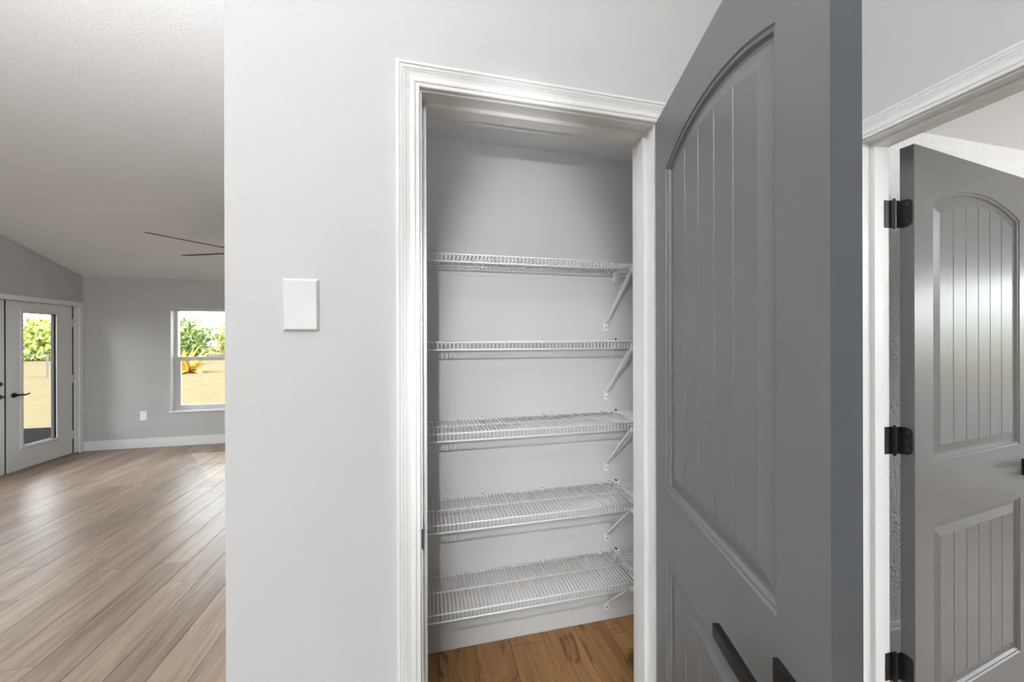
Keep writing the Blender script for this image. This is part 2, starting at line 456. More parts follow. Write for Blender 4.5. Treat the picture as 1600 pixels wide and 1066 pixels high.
def panel_door(name, label, W, Hd, T, loc, rz, mat, edge_mat, panels, nplank, zgap=0.008):
    root = thing(name, loc, label, 'door', 'structure', rz=rz, local=True)
    zmid = (panels[0][2]+panels[1][3])/2
    cells = [(zmid, Hd+zgap), (zgap, zmid)]
    slab = MB()
    for side in (0, 1):
        def S(p, y):
            return (p[0], y, p[1]) if side == 0 else (W-p[0], T-y, p[1])
        for (x0, x1, z0, zs, sag), (c0, c1) in zip(panels, cells):
            inn = outline(x0, x1, z0, zs, sag, 0)
            n = len(inn)
            outer = [(0, c0), (W, c0)] + [(W - W*i/(n-3), c1) for i in range(n-2)]
            slab.loft([[S(p, 0) for p in outer], [S(p, 0) for p in inn]])
    ring = lambda y: [(0, y, zgap), (W, y, zgap), (W, y, Hd+zgap), (0, y, Hd+zgap)]
    slab.loft([ring(0), ring(T)])
    so = slab.build('slab', mat, root, recalc=False)
    # free edge painted a cooler grey
    m = MB(); m.box((W, 0.0, zgap), (W+0.0008, T, Hd+zgap)); m.build('edge_band', edge_mat, root)
    for side in (0, 1):
        for (x0, x1, z0, zs, sag) in panels:
            m = MB()
            rings = [[(p[0], y, p[1]) for p in outline(x0, x1, z0, zs, sag, d)] for d, y in PANEL_PROF]
            rings.append([(p[0], 0.0085, p[1]) for p in outline(x0, x1, z0, zs, sag, PANEL_PROF[-1][0])])
            m.loft(rings)
            nn = len(rings[0]); m.add(rings[-1], [tuple(range(nn))])
            po = m.build('panel', mat, root, recalc=False)
            if side: po.location = (W, T, 0); po.rotation_euler = (0, 0, math.pi)
            d = PANEL_PROF[-1][0]
            fx0, fx1 = x0+d, x1-d
            pw = (fx1-fx0)/nplank
            for k in range(nplank):
                a, b = fx0+k*pw, fx0+(k+1)*pw
                gl = 0.0 if k == 0 else 0.0024
                gr = 0.0 if k == nplank-1 else 0.0024
                def poly(a_, b_, y):
                    top = [(b_+(a_-b_)*i/4) for i in range(5)]
                    return [(a_, y, z0+d), (b_, y, z0+d)] + [(x, y, arch_z(x, x0, x1, zs, sag, d)) for x in top]
                q = MB(); q.loft([poly(a+gl, b-gr, 0.0033), poly(a, b, 0.0085)])
                q.add(poly(a+gl, b-gr, 0.0033), [tuple(range(7))])
                q.build('plank', mat, po, recalc=False)
    return root

# lever set: local door coordinates, face at y = 0
def lever_set(root, cx, cz, T, both=True, length=0.122):
    for side in ((0, 1) if both else (0,)):
        sgn, base = (-1, 0.0) if side == 0 else (1, T)
        Y = lambda y: base + sgn*y
        m = MB()
        lo, hi = (cx-0.0325, min(Y(0), Y(0.008)), cz-0.0325), (cx+0.0325, max(Y(0), Y(0.008)), cz+0.0325)
        m.cbox(lo, hi, 0.0012, 1, sgn)
        h = m.build('handle', M_BLACK, root); h['label'] = 'matte black lever handle on a square plate'
        m = MB(); m.tube([(cx, Y(0.008), cz), (cx, Y(0.042), cz)], 0.011, 14)
        m.build('spindle', M_BLACK, h)
        m = MB()
        m.cbox((cx-length, min(Y(0.039), Y(0.051)), cz-0.0115), (cx+0.0125, max(Y(0.039), Y(0.051)), cz+0.0115), 0.0012, 1, sgn)
        m.build('lever', M_BLACK, h)
def knuckle(root, x, y, z):
    m = MB(); m.tube([(x, y, z-0.0445), (x, y, z+0.0445)], 0.0055, 10)
    for dz in (-0.0475, 0.0475):
        m.tube([(x, y, z+dz-0.003), (x, y, z+dz+0.003)], 0.0042, 8)
    h = m.build('hinge', M_BLACK, root, smooth=False); h['label'] = 'black butt hinge'
    return h

# pantry door, swung out towards the camera
dd1 = Vector((-0.2965, -0.955, 0)).normalized()
start = Vector((0.6584, 0.9625, 0)) + dd1*0.016
W1, HD, T1 = 0.641, 2.032, 0.035
off = 0.016
P1 = [(0.100-off, 0.5575-off, 1.010, 1.870, 0.052), (0.100-off, 0.5575-off, 0.20, 0.818, 0.0)]
d1 = panel_door('door_1', 'open dark grey arched-panel pantry door with a black lever handle', W1, HD, T1, (start.x, start.y, 0),
                math.atan2(dd1.y, dd1.x), M_DOOR, M_EDGE, P1, 5)
lever_set(d1, 0.593-off, 0.921, T1)
for z in (1.80, 1.08, 0.335):
    knuckle(d1, -0.004, T1+0.004, z)
m = MB(); m.box((W1+0.0008, 0.007, 0.885), (W1+0.0018, 0.028, 0.945)); m.build('latch_plate', M_BLACK, d1)

# bedroom door, swung away into the bedroom
A2, B2 = Vector((1.5304, 0.8538, 0)), Vector((1.5257, 0.8867, 0))
dd2 = Vector((0.9934, 0.1147, 0)).normalized()
W2 = 0.822
P2 = [(0.1085, 0.7165, 1.005, 1.870, 0.063), (0.1085, 0.7165, 0.20, 0.797, 0.0)]
d2o = panel_door('door_2', 'open glossy grey arched-panel bedroom door on three black hinges', W2, HD, 0.035, (A2.x, A2.y, 0),
                 math.atan2(dd2.y, dd2.x), M_DOOR2, M_DOOR2, P2, 6)
lever_set(d2o, 0.7615, 0.915, 0.035)
PIN = Vector((1.4985, 0.887, 0))
inv2 = (Matrix.Translation((A2.x, A2.y, 0)) @ Matrix.Rotation(math.atan2(dd2.y, dd2.x), 4, 'Z')).inverted()
def hinge_on_door(root, zc):
    def Lc(p): return tuple(inv2 @ Vector(p))
    h2 = 0.0445
    m = MB()
    m.tube([Lc((PIN.x, PIN.y, zc-h2)), Lc((PIN.x, PIN.y, zc+h2))], 0.0052, 12)
    for dz in (-0.047, 0.047):
        m.tube([Lc((PIN.x, PIN.y, zc+dz-0.003)), Lc((PIN.x, PIN.y, zc+dz+0.003))], 0.0038, 8)
    hg = m.build('hinge', M_BLACK, root); hg['label'] = 'black butt hinge with two leaves'
    # leaf screwed to the door edge, rounded at its far end; slots left open beside the knuckles
    e = (A2-B2).normalized()
    nrm = -dd2
    Bq = B2 + nrm*0.0012; Aq = A2 - e*0.004 + nrm*0.0012
    L1 = (Bq-PIN).length; L2 = (Aq-Bq).length; Lt = L1+L2
    def at(s): return PIN + (Bq-PIN)*(s/L1) if s <= L1 else Bq + (Aq-Bq)*((s-L1)/L2)
    def strip(pts):
        mm = MB()
        n_ = nrm*0.0022
        mm.loft([[Lc(at(s)+Vector((0, 0, z))) for s, z in pts], [Lc(at(s)+n_+Vector((0, 0, z))) for s, z in pts]], cap=True)
        return mm
    r = 0.016
    s0, s1 = 0.009, L1
    leaf = MB()
    def addm(a): leaf.add(a.v, a.f)
    outl = [(s1, zc-h2)]
    for i in range(7):
        t = -math.pi/2 + (math.pi/2)*i/6
        outl.append((Lt-r+r*math.cos(t), zc-h2+r+r*math.sin(t)))
    for i in range(7):
        t = (math.pi/2)*i/6
        outl.append((Lt-r+r*math.cos(t), zc+h2-r+r*math.sin(t)))
    outl.append((s1, zc+h2))
    addm(strip(outl))
    addm(strip([(s0, zc-h2), (s1, zc-h2), (s1, zc+h2), (s0, zc+h2)]))
    for k in (0, 2, 4):
        za = zc-h2+k*2*h2/5; zb = za+2*h2/5
        addm(strip([(0.0, za), (s0, za), (s0, zb), (0.0, zb)]))
    leaf.build('leaf', M_BLACK, hg)
    mm = MB()
    for zz, s in ((-0.028, 0.75), (0.0, 0.6), (0.028, 0.75)):
        p = at(L1+L2*(s-0.1)) + nrm*0.0022 + Vector((0, 0, zc+zz))
        mm.tube([Lc(p), Lc(p+nrm*0.0009)], 0.0045, 10)
    mm.build('screw', M_SCREW, hg)
    # jamb leaf
    mm = MB()
    mm.add([], [])
    a = MB(); a.box((1.4665, Y2B-0.0022, zc-h2), (PIN.x, Y2B, zc+h2)); a.box((1.489, PIN.y, zc-h2), (1.4995, Y2B, zc+h2))
    mm.v = [Lc(v) for v in a.v]; mm.f = a.f
    mm.build('leaf', M_BLACK, hg)
    mm = MB()
    for zz, x in ((-0.032, 1.472), (0.0, 1.4695), (0.032, 1.472)):
        mm.tube([Lc((x+0.004, Y2B-0.0022, zc+zz)), Lc((x+0.004, Y2B-0.0032, zc+zz))], 0.0035, 10)
    mm.build('screw', M_SCREW, hg)
for z in (1.823, 1.079, 0.335):
    hinge_on_door(d2o, z)

# ================================================================== FRENCH DOORS
XS = -4.315           # inner face of the leaves
t3 = thing('trim_3', (XF, (FD0+FD1)/2, 0), 'white flat casing framing the french doors', 'door frame', 'structure')
boxobj('side_casing', (XF, FD1, 0), (XF+0.016, YF-0.004, FDT+0.055), M_TRIM, t3)
boxobj('side_casing', (XF, FD0-0.058, 0), (XF+0.016, FD0, FDT+0.055), M_TRIM, t3)
boxobj('head_casing', (XF, FD0, FDT), (XF+0.016, FD1, FDT+0.055), M_TRIM, t3)
boxobj('jamb', (XF-0.15, 5.784, 0), (XF-0.002, FD1, FDT), M_TRIM, t3)
boxobj('jamb', (XF-0.15, FD0, 0), (XF-0.002, 4.262, FDT), M_TRIM, t3)
boxobj('weatherstrip', (XS-0.03, 5.764, 0.015), (XS-0.001, 5.784, 1.86), M_GASK, t3)
boxobj('weatherstrip', (XS-0.03, 4.998, 0.015), (XS-0.001, 5.014, 1.86), M_GASK, t3)
boxobj('threshold', (XF-0.15, FD0, 0), (XF, FD1, 0.016), M_SUB, t3)
boxobj('astragal', (XS-0.04, 5.014, 0.02), (XS+0.006, 5.034, 1.856), M_FDOOR, t3)

def french_leaf(name, label, y0, y1, latch_right, lever_y, direction, deadbolt):
    root = thing(name, (XS-0.022, (y0+y1)/2, 0.02), label, 'door', 'structure')
    ym = (y0+y1)/2
    w = y1-y0
    gy0, gy1 = (5.180, 5.556) if y0 > 5 else (ym-0.188, ym+0.188)
    gz0, gz1 = 0.262, 1.738
    z0, z1 = 0.02, 1.857
    X0 = XS-0.044
    m = MB()
    m.box((X0, y0, z0), (XS, gy0, z1)); m.box((X0, gy1, z0), (XS, y1, z1)); m.box((X0, gy0, z0), (XS, gy1, gz0)); m.box((X0, gy0, gz1), (XS, gy1, z1))
    m.build('slab', M_FDOOR, root)
    # raised frame round the glass
    fr = [(0, -0.012), (0, 0.008), (0.006, 0.011), (0.022, 0.011), (0.028, 0.004), (0.034, 0.0)]
    def ringp(d, t): return [(XS+t, gy0-d, gz0-d), (XS+t, gy1+d, gz0-d), (XS+t, gy1+d, gz1+d), (XS+t, gy0-d, gz1+d)]
    m = MB(); m.loft([ringp(d, t) for d, t in fr]); m.build('glass_frame', M_FDOOR, root)
    boxobj('pane', (XS-0.024, gy0, gz0), (XS-0.018, gy1, gz1), M_GLASS, root)
    m = MB()
    for lo, hi in (((X0, gy0, gz0), (XS-0.012, gy0+0.006, gz1)), ((X0, gy1-0.006, gz0), (XS-0.012, gy1, gz1)), ((X0, gy0+0.006, gz0), (XS-0.012, gy1-0.006, gz0+0.004)), ((X0, gy0+0.006, gz1-0.004), (XS-0.012, gy1-0.006, gz1))):
        m.box(lo, hi)
    m.build('spacer', M_SPACER, root)
    # lever
    m = MB(); m.tube([(XS, lever_y, 0.838), (XS+0.012, lever_y, 0.838)], [0.027, 0.024], 16)
    h = m.build('handle', M_BLACK, root); h['label'] = 'black curved lever handle'
    m = MB()
    m.tube([(XS+0.012, lever_y, 0.838), (XS+0.045, lever_y, 0.838)], 0.011, 10)
    s = direction
    m.tube([(XS+0.045, lever_y-0.01*s, 0.838), (XS+0.046, lever_y+0.03*s, 0.841), (XS+0.046, lever_y+0.06*s, 0.834), (XS+0.045, lever_y+0.09*s, 0.838), (XS+0.042, lever_y+0.115*s, 0.846)],
           [0.010, 0.010, 0.009, 0.008, 0.006], 8)
    m.build('lever', M_BLACK, h)
    if deadbolt:
        m = MB(); m.tube([(XS, lever_y, 0.972), (XS+0.014, lever_y, 0.972)], [0.027, 0.023], 16)
        b_ = m.build('deadbolt', M_BLACK, root)
        boxobj('thumb_turn', (XS+0.014, lever_y-0.016, 0.966), (XS+0.026, lever_y+0.016, 0.978), M_BLACK, b_)
    m = MB()
    for hz in (0.25, 0.95, 1.65):
        m.tube([(XS+0.004, y1 if y0 > 5 else y0, hz-0.05), (XS+0.004, y1 if y0 > 5 else y0, hz+0.05)], 0.005, 8)
    m.build('hinge_barrels', M_FDOOR, root)
french_leaf('door_3', 'white full-glass french door leaf beside the room corner', 5.034, 5.764, True, 5.09, 1, False)
french_leaf('door_4', 'white french door leaf with deadbolt at the picture edge', 4.264, 4.998, False, 4.945, -1, True)
m = MB(); m.box((XS-0.0175, 5.535, 0.285), (XS-0.0165, 5.541, 0.291)); 
portal((XF-0.16, 5.0, 1.0), (0, math.radians(-90), 0), 1.6, 1.4)

# ================================================================== WINDOWS
def window(name, label, axis_x, x0, x1, z0, z1, yface, yout, mullion):
    """single-hung window in a wall facing -y (axis_x) : frame set back behind the wall face"""
    root = thing(name, ((x0+x1)/2, yface+0.09, z0), label, 'window', 'structure')
    B = lambda nm, lo, hi, mt: boxobj(nm, lo, hi, mt, root)
    t = 0.012
    B('side_return', (x0, yface-0.001, z0), (x0+t*0.4, yface+0.15, z1), M_TRIM)
    B('side_return', (x1-t*0.4, yface-0.001, z0), (x1, yface+0.15, z1), M_TRIM)
    B('head_return', (x0, yface-0.001, z1-0.005), (x1, yface+0.15, z1), M_TRIM)
    B('sill', (x0-0.012, yface-0.022, z0-0.006), (x1+0.012, yface+0.09, z0+0.012), M_TRIM)
    fy0, fy1 = yface+0.085, yface+0.135
    f = 0.034
    B('frame', (x0+t*0.4, fy0, z0+0.012), (x0+f, fy1, z1-0.005), M_VINYL)
    B('frame', (x1-f, fy0, z0+0.012), (x1-t*0.4, fy1, z1-0.005), M_VINYL)
    B('frame', (x0+f, fy0, z1-0.028), (x1-f, fy1, z1-0.005), M_VINYL)
    B('frame', (x0+f, fy0, z0+0.012), (x1-f, fy1, z0+0.035), M_VINYL)
    sr = B('lower_sash', (x0+f, fy0-0.004, mullion-0.027), (x1-f, fy1-0.02, mullion+0.027), M_VINYL)
    B('sash_stile', (x0+f, fy0+0.004, z0+0.035), (x0+f+0.03, fy1-0.02, mullion-0.027), M_VINYL)
    B('sash_stile', (x1-f-0.03, fy0+0.004, z0+0.035), (x1-f, fy1-0.02, mullion-0.027), M_VINYL)
    B('sash_rail', (x0+f+0.03, fy0+0.004, z0+0.035), (x1-f-0.03, fy1-0.02, z0+0.075), M_VINYL)
    B('pane', (x0+f+0.03, fy0+0.012, z0+0.075), (x1-f-0.03, fy0+0.016, mullion-0.027), M_GLASS)
    B('pane', (x0+f, fy1-0.016, mullion+0.027), (x1-f, fy1-0.012, z1-0.028), M_GLASS)
    return root
window('window_1', 'white single-hung window cut off by the pantry wall corner', True, WX0, WX1, WZ0, WZ1, YF, YF+0.15, 1.176)
portal(((WX0+WX1)/2, YF+0.16, (WZ0+WZ1)/2), (math.radians(-90), 0, 0), WX1-WX0, WZ1-WZ0)
# bedroom window (seen mirrored in the glossy door)
w2 = thing('window_2', (5.25, 0.1, BWZ0), 'white bedroom window mirrored in the glossy grey door', 'window', 'structure')
for nm, lo, hi in (('frame', (5.22, BWY0, BWZ0), (5.28, BWY0+0.04, BWZ1)), ('frame', (5.22, BWY1-0.04, BWZ0), (5.28, BWY1, BWZ1)),
                   ('frame', (5.22, BWY0+0.04, BWZ0), (5.28, BWY1-0.04, BWZ0+0.04)), ('frame', (5.22, BWY0+0.04, BWZ1-0.04), (5.28, BWY1-0.04, BWZ1)),
                   ('meeting_rail', (5.22, BWY0+0.04, 1.40), (5.27, BWY1-0.04, 1.44))):
    boxobj(nm, lo, hi, M_VINYL, w2)
boxobj('pane', (5.245, BWY0+0.04, BWZ0+0.04), (5.249, BWY1-0.04, BWZ1-0.04), M_GLASS, w2)
portal((5.31, (BWY0+BWY1)/2, (BWZ0+BWZ1)/2), (0, math.radians(90), 0), BWZ1-BWZ0, BWY1-BWY0)
# unseen glazed doors added behind the camera to let in soft fill light
w3 = thing('fill_window', ((RX0+RX1)/2, YR-0.06, 0), 'wide white sliding glass doors added unseen behind the kitchen for daylight', 'window', 'structure')
nb = 2
bw = (RX1-RX0)/nb
for k in range(nb):
    x = RX0+k*bw
    for nm, lo, hi in (('stile', (x, YR-0.09, 0), (x+0.06, YR-0.04, RZ1)), ('stile', (x+bw-0.06, YR-0.09, 0), (x+bw, YR-0.04, RZ1)),
                       ('rail', (x+0.06, YR-0.09, 0), (x+bw-0.06, YR-0.04, 0.08)), ('rail', (x+0.06, YR-0.09, RZ1-0.06), (x+bw-0.06, YR-0.04, RZ1))):
        boxobj(nm, lo, hi, M_VINYL, w3)
    boxobj('pane', (x+0.06, YR-0.068, 0.08), (x+bw-0.06, YR-0.064, RZ1-0.06), M_GLASS, w3)
portal(((RX0+RX1)/2, YR-0.14, RZ1/2), (math.radians(90), 0, 0), RX1-RX0, RZ1)

# ================================================================== WIRE SHELVES
YFR = 1.46       # front of the shelves
XE = 0.926       # right end of the main shelves
XLIP = 0.931     # lip of the corner shelves
LIP = 0.033
WD, RD = 0.002, 0.0032
SHELVES = [('topmost', 1.755), ('second from the top', 1.408), ('middle', 1.05), ('second from the bottom', 0.694), ('lowest', 0.347)]
def main_shelf(word, z):
    root = thing('wire_shelf', (0.3, YBK, z), f'long white wire pantry shelf, {word} of the five along the back wall', 'shelf', group='long wire shelves on the pantry back wall')
    x0, x1 = PX0+0.005, XE
    m = MB(); x = x0+0.008
    while x < x1:
        m.tube([(x, YBK-0.006, z), (x, YFR+0.002, z), (x, YFR, z-0.002), (x, YFR, z-LIP)], WD, 5)
        x += 0.0158
    o = m.build('deck_wires', M_WIRE, root, smooth=True); o['kind'] = 'stuff'
    for nm, y, zz, r in (('front_rail', YFR-0.002, z-0.0035, RD), ('lip_rail', YFR-0.002, z-LIP, RD), ('middle_rail', 1.587, z-0.0035, RD), ('back_rail', YBK-0.008, z-0.0035, RD*0.9)):
        m = MB(); m.tube([(x0, y, zz), (x1, y, zz)], r, 8); m.build(nm, M_WIRE, root, smooth=True)
    # diagonal brace near the corner
    bx = 0.888
    top, bot = Vector((bx, YFR+0.003, z-LIP-0.004)), Vector((bx, YBK-0.006, z-0.262))
    e = (bot-top).normalized(); nrm = Vector((0, -e.z, e.y))
    m = MB()
    hw = 0.0065
    prof = [(-hw, 0), (hw, 0), (hw, 0.007), (hw-0.0015, 0.007), (hw-0.0015, 0.0015), (-hw+0.0015, 0.0015), (-hw+0.0015, 0.007), (-hw, 0.007)]
    m.loft([[tuple(p + Vector((a, 0, 0)) + nrm*b) for a, b in prof] for p in (top, bot)], cap=True)
    br = m.build('brace', M_WIRE, root)
    m = MB(); m.box((bx-0.010, YFR-0.009, z-LIP-0.008), (bx+0.010, YFR+0.006, z-LIP+0.005)); m.build('brace_hook', M_WIRE, br)
    m = MB(); m.cbox((bx-0.011, YBK-0.004, z-0.296), (bx+0.011, YBK, z-0.256), 0.0015, 1, -1); m.build('brace_foot', M_WIRE, br)
    m = MB(); m.tube([(bx, YBK-0.004, z-0.281), (bx, YBK-0.006, z-0.281)], 0.0032, 10); m.build('screw', M_SCREW, br)
    for cx in (-0.04, 0.256, 0.548, 0.851, 0.902):
        m = MB(); m.cbox((cx-0.006, YBK-0.010, z-0.010), (cx+0.006, YBK, z+0.005), 0.002, 1, -1)
        m.tube([(cx, YBK, z+0.0085), (cx, YBK-0.007, z+0.0085)], 0.0042, 8)
        c = m.build('wall_clip', M_WIRE, root)
        m = MB(); m.tube([(cx, YBK-0.007, z+0.0085), (cx, YBK-0.0085, z+0.0085)], 0.0027, 8); m.build('clip_pin', M_SCREW, c)
    return root
def corner_shelf(word, z):
    root = thing('corner_shelf', (PX1, 1.4, z), f'short white wire corner shelf on the pantry side wall, {word} of five', 'shelf', group='short wire shelves on the pantry side wall')
    y0, y1 = 1.13, YBK-0.006
    m = MB(); y = y0+0.006
    while y < y1:
        m.tube([(PX1-0.006, y, z), (XLIP+0.002, y, z), (XLIP, y, z-0.002), (XLIP, y, z-LIP)], WD, 5)
        y += 0.0158
    o = m.build('deck_wires', M_WIRE, root, smooth=True); o['kind'] = 'stuff'
    for nm, x, zz in (('front_rail', XLIP+0.002, z-0.0035), ('lip_rail', XLIP+0.002, z-LIP), ('middle_rail', 1.06, z-0.0035), ('back_rail', PX1-0.008, z-0.0035)):
        m = MB(); m.tube([(x, y0, zz), (x, y1, zz)], RD, 8); m.build(nm, M_WIRE, root, smooth=True)
    m = MB(); m.cbox((XLIP-0.004, YBK-0.014, z-0.046), (XLIP+0.026, YBK, z+0.004), 0.002, 1, -1)
    c = m.build('end_bracket', M_WIRE, root)
    m = MB(); m.tube([(XLIP+0.008, YBK, z+0.0085), (XLIP+0.008, YBK-0.01, z+0.0085)], 0.0042, 8); m.build('bracket_pin', M_SCREW, c)
    return root
for w_, z_ in SHELVES:
    main_shelf(w_, z_)
    corner_shelf(w_, z_)

# ================================================================== SMALL THINGS
# blank cover plate on the pale wall
bp_ = thing('cover_plate', (-0.285, YP, 1.434), 'blank white wall plate with two screws beside the pantry door', 'wall plate')
m = MB()
px0, px1, pz0, pz1 = -0.3237, -0.2463, 1.434, 1.5585
rings = []
for ins, dep in ((0, 0), (0, 0.0012), (0.0012, 0.0028), (0.0045, 0.0062), (0.0055, 0.0066)):
    rings.append([(px0+ins, YP-dep, pz0+ins), (px1-ins, YP-dep, pz0+ins), (px1-ins, YP-dep, pz1-ins), (px0+ins, YP-dep, pz1-ins)])
m.loft(rings, cap=True); m.build('plate', M_PLATE, bp_)
for zz in (1.4525, 1.5395):
    m = MB(); cx = (px0+px1)/2
    m.tube([(cx, YP-0.0066, zz), (cx, YP-0.0074, zz)], 0.0029, 12)
    s = m.build('screw', M_PLATE, bp_)
    boxobj('screw_slot', (cx-0.0024, YP-0.0078, zz-0.0004), (cx+0.0024, YP-0.0073, zz+0.0004), M_STEEL, s)
# outlet under the window
ol = thing('power_outlet', (-3.65, YF, 0.363), 'white power outlet on the grey wall below the window', 'outlet')
m = MB(); m.cbox((-3.6886, YF-0.006, 0.365), (-3.6115, YF, 0.486), 0.003, 1, -1); m.build('plate', M_WIRE, ol)
for zz in (0.402, 0.449):
    m = MB(); m.cbox((-3.668, YF-0.008, zz-0.017), (-3.632, YF-0.006, zz+0.017), 0.001, 1, -1); s = m.build('socket', M_WIRE, ol)
    m = MB(); m.box((-3.659, YF-0.0085, zz-0.004), (-3.6565, YF-0.008, zz+0.008)); m.box((-3.6435, YF-0.0085, zz-0.004), (-3.641, YF-0.008, zz+0.008)); m.build('slot', M_BLACK, s)
# painted-over plate above the french doors
m = MB(); m.cbox((XF, 5.41, 2.04), (XF+0.005, 5.50, 2.165), 0.003, 0, 1)
tag(m.build('painted_plate', M_LIV), 'wall-coloured blank plate high above the french doors', 'wall plate')

# ceiling fan, hub hidden behind the wall corner
HX, HY, HZ = -1.806, 4.413, 2.35
fan = thing('ceiling_fan', (HX, HY, HZ), 'dark ceiling fan with thin blades half hidden by the pantry wall', 'fan')
cz = ceil_z(HY)
m = MB(); m.tube([(HX, HY, cz-0.0), (HX, HY, cz-0.05)], [0.07, 0.055], 20); m.build('canopy', M_BLADE, fan)
m = MB(); m.tube([(HX, HY, HZ+0.08), (HX, HY, cz-0.03)], 0.012, 10); m.build('downrod', M_BLADE, fan)
m = MB(); m.tube([(HX, HY, HZ+0.1), (HX, HY, HZ+0.07), (HX, HY, HZ-0.02), (HX, HY, HZ-0.06)], [0.05, 0.1, 0.1, 0.07], 24); m.build('motor_housing', M_BLADE, fan)
a0 = math.atan2(3.803-HY, -2.332-HX)
for k in range(5):
    az = a0 - k*math.radians(72)
    u = Vector((math.cos(az), math.sin(az), 0)); v = Vector((-math.sin(az), math.cos(az), 0))
    pit = math.radians(-11)
    w = v*math.cos(pit) + Vector((0, 0, math.sin(pit))); nn = u.cross(w)
    def bp(s, c, t): return tuple(Vector((HX, HY, HZ)) + u*s + w*c + nn*t)
    m = MB()
    m.loft([[bp(s, -c, -0.003), bp(s, c, -0.003), bp(s, c, 0.003), bp(s, -c, 0.003)] for s, c in ((0.16, 0.045), (0.3, 0.058), (0.7, 0.062), (0.79, 0.055), (0.806, 0.04))], cap=True)
    b_ = m.build('blade', M_BLADE, fan)
    m = MB(); m.loft([[bp(s, -c, 0.003), bp(s, c, 0.003), bp(s, c, 0.010), bp(s, -c, 0.010)] for s, c in ((0.08, 0.02), (0.22, 0.03))], cap=True)
    m.build('blade_iron', M_BLADE, b_)

# opal globe lamp behind the camera; added fill globes for living room, pantry and bedroom
def globe(root, x, y, z, r, name='globe'):
    m = MB()
    rings = []
    for i in range(1, 12):
        t = math.pi*i/12
        rings.append([(x+r*math.sin(t)*math.cos(2*math.pi*k/24), y+r*math.sin(t)*math.sin(2*math.pi*k/24), z+r*math.cos(t)) for k in range(24)])
    m.loft(rings, cap=True)
    return m.build(name, M_LAMP, root, smooth=True)
def pendant(x, y, z, zc, label, r=0.12):
    l = thing('pendant_or_fill_lamp', (x, y, zc), label, 'lamp')
    m = MB(); m.tube([(x, y, zc+0.03), (x, y, zc-0.03)], 0.06, 20); m.build('canopy', M_BLACK, l)
    m = MB(); m.tube([(x, y, zc-0.03), (x, y, z+r*0.95)], 0.008, 8); m.build('rod', M_BLACK, l)
    globe(l, x, y, z, r)
pendant(-0.25, -0.75, 2.62, ceil_z(-0.75), 'opal globe pendant hanging above the spot before the pantry', r=0.135)
pendant(0.42, 1.17, 2.255, PZ, 'small unseen fill globe added under the pantry ceiling', r=0.03)  # out-of-view lamp added to brighten the upper pantry
pendant(-2.7, 0.5, 2.3, ceil_z(0.3), 'unseen opal fill globe added over the living room edge', r=0.19)  # out-of-view lamp added to lift the living room and its ceiling
pendant(3.3, -1.3, 2.05, 2.36, 'unseen opal fill globe added in the bedroom', r=0.28)  # out-of-view lamp added to brighten the dark bedroom

# ================================================================== OUTDOORS
lawn = MB(); lawn.box((-120, -90, -0.5), (90, 160, -0.12))
tag(lawn.build('lawn', M_LAWN), 'dry yellow lawn stretching to the trees outdoors', 'lawn', 'structure')
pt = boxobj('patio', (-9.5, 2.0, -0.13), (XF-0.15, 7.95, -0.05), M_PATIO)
tag(pt, 'near-black patio slab outside the french doors', 'patio', 'structure')

def tree(x, y, h, rad, mat, label, seed, n=1500, leaf=0.22, z0=-0.12):
    rnd = random.Random(seed)
    root = thing('broadleaf_tree', (x, y, z0), label, 'tree', group='trees at the lawn edge')
    m = MB()
    m.tube([(x, y, z0), (x+0.05*rad, y, z0+h*0.35), (x, y, z0+h*0.7)], [0.09*h/4, 0.07*h/4, 0.03*h/4], 8)
    m.build('trunk', M_BARK, root, smooth=True)
    m = MB()
    lobes = []
    for _ in range(9):
        a = rnd.uniform(0, 2*math.pi); r = rnd.uniform(0, 0.6)*rad
        lobes.append((x+r*math.cos(a), y+r*math.sin(a), z0+h*rnd.uniform(0.28, 0.82), rad*rnd.uniform(0.35, 0.6)))
    lobes.append((x, y, z0+h*0.3, rad*0.8))
    for i in range(n):
        lx, ly, lz, lr = rnd.choice(lobes)
        d = Vector((rnd.gauss(0, 1), rnd.gauss(0, 1), rnd.gauss(0, 1))).normalized()*lr*rnd.uniform(0.6, 1.05)
        c = Vector((lx, ly, lz)) + d
        if c.z < z0+0.1: c.z = z0+0.1+rnd.random()*0.3
        a = Vector((rnd.gauss(0, 1), rnd.gauss(0, 1), rnd.gauss(0, 1))).normalized()
        b = a.cross(Vector((rnd.gauss(0, 1), rnd.gauss(0, 1), rnd.gauss(0, 1)))).normalized()
        s = leaf*rnd.uniform(0.6, 1.3)
        m.add([tuple(c-a*s), tuple(c+b*s*0.45), tuple(c+a*s), tuple(c-b*s*0.45)], [(0, 1, 2, 3)])
    o = m.build('foliage', mat, root, recalc=False); o['kind'] = 'stuff'
    return root
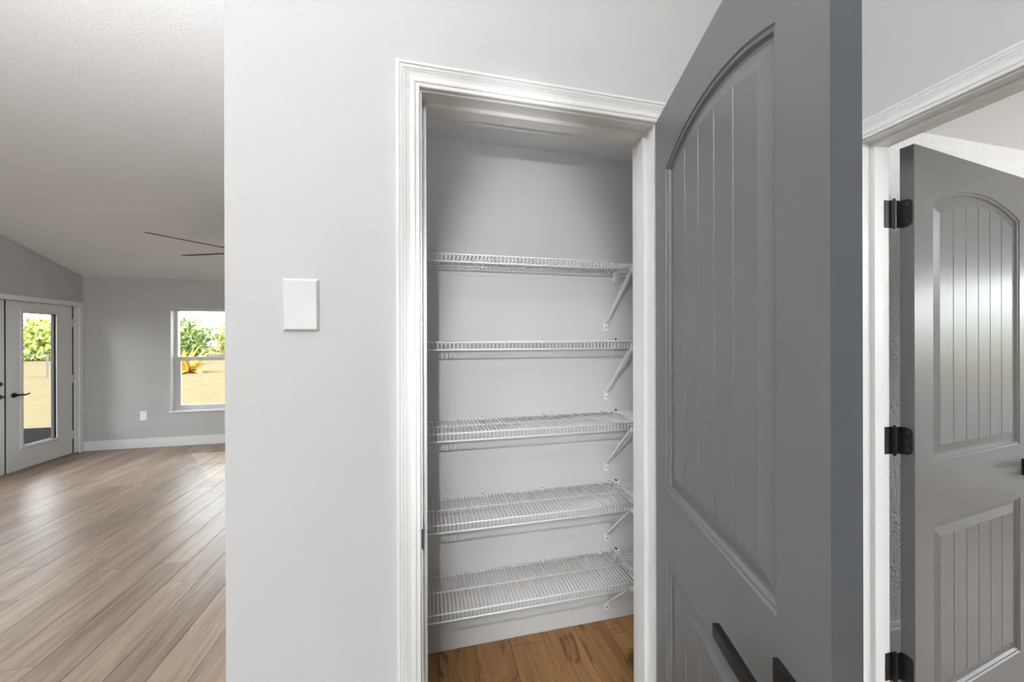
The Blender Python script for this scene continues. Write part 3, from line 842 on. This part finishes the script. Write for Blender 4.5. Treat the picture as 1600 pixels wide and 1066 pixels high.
# seen through the french door: azimuth about -38 deg; through the window: about -27 deg
TREES = [
    (-31.5, 39.0, 3.0, 2.3, 0, 'bright green bushy tree seen at the middle of the glass door'),
    (-27.6, 40.5, 3.2, 2.3, 2, 'pale yellow-green tree seen at one side of the glass door'),
    (-35.6, 37.6, 3.0, 2.3, 1, 'dark green tree seen at the handle side of the glass door'),
    (-39.2, 35.0, 3.2, 2.2, 2, 'pale tree beyond the glass door, hidden by the door stile'),
    (-24.0, 43.5, 3.8, 2.2, 1, 'dark green tree beyond the living room corner'),
    (-21.2, 40.5, 3.2, 1.9, 1, 'low dark green tree behind the golden bush in the window'),
    (-18.2, 42.5, 3.7, 1.9, 0, 'bright green tree at the middle of the window view'),
    (-15.4, 39.0, 4.9, 2.2, 2, 'tall pale yellow-green tree at the window edge by the pantry wall'),
    (-11.0, 41.5, 4.2, 2.2, 0, 'green tree beyond the window, hidden by the pantry wall'),
    (-42.5, 31.5, 3.4, 2.2, 0, 'green tree beyond the second french door leaf'),
    (-30.5, 45.0, 3.5, 2.2, 2, 'pale tree standing behind the bright green one in the glass door'),
    (-34.6, 43.5, 3.4, 2.2, 0, 'green tree in the rear row at the glass door handle side'),
    (-38.6, 41.0, 3.4, 2.2, 1, 'dark tree in the rear row beyond the glass door stile'),
    (-26.0, 48.0, 3.6, 2.2, 0, 'green tree in the rear row beyond the room corner'),
    (-21.4, 48.0, 3.6, 2.2, 2, 'pale tree in the rear row at the window frame side'),
    (-17.6, 47.2, 3.9, 2.0, 2, 'pale tree in the rear row at the middle of the window view'),
    (-13.6, 46.5, 4.4, 2.2, 1, 'dark tree in the rear row at the pantry wall edge'),
]
for i, (x, y, h, r, k, lb) in enumerate(TREES):
    tree(x, y, h, r, LEAVES[k], lb, 40+i)
# trees outside the bedroom window
for i, (x, y, lb) in enumerate(((42, -6, 'green tree far outside the bedroom window'), (44, 1, 'pale tree far outside the bedroom window'), (42, 7, 'dark tree outside the bedroom near its corner'))):
    tree(x, y, 4.0, 4.0, LEAVES[i], lb, 70+i, n=700, leaf=0.4)
# golden frond bush
rnd = random.Random(5)
bush = thing('frond_bush', (-11.4, 21.3, -0.12), 'golden bush of arching fronds on the lawn outside the window', 'bush')
m = MB()
for i in range(46):
    a = rnd.uniform(0, 2*math.pi); el = rnd.uniform(0.25, 1.35); Ln = rnd.uniform(1.0, 1.9)
    u = Vector((math.cos(a)*math.cos(el), math.sin(a)*math.cos(el), math.sin(el))); s = Vector((-math.sin(a), math.cos(a), 0))
    b0 = Vector((-11.4, 21.3, -0.12)) + Vector((rnd.gauss(0, .12), rnd.gauss(0, .12), 0))
    pts = [b0 + u*Ln*t - Vector((0, 0, 0.55*t*t*Ln*math.cos(el))) for t in (0, 0.35, 0.7, 1.0)]
    wd = [0.05, 0.11, 0.09, 0.01]
    vv = []
    for p, w in zip(pts, wd): vv += [tuple(p-s*w), tuple(p+s*w)]
    m.add(vv, [(2*k, 2*k+1, 2*k+3, 2*k+2) for k in range(3)])
o = m.build('fronds', M_GOLD, bush, recalc=False); o['kind'] = 'stuff'
m = MB(); m.tube([(-11.4, 21.3, -0.12), (-11.4, 21.3, 0.35)], [0.12, 0.06], 8); m.build('stem', M_BARK, bush)
# wire fence on the lawn
fence = thing('wire_fence', (-15.75, 19.9, -0.12), 'thin grey wire fence with posts on the lawn outside the door', 'fence')
fp = [Vector((-15.75, 19.9, -0.12)) + Vector((-0.95, -0.31, 0)).normalized()*2.6*k for k in range(5)]
for p in fp:
    m = MB(); m.tube([p, p+Vector((0, 0, 1.0))], 0.035, 8); m.build('post', M_FENCE, fence)
for hz in (0.05, 1.0):
    m = MB(); m.tube([tuple(p+Vector((0, 0, hz))) for p in fp], 0.012, 6); m.build('wire', M_FENCE, fence)
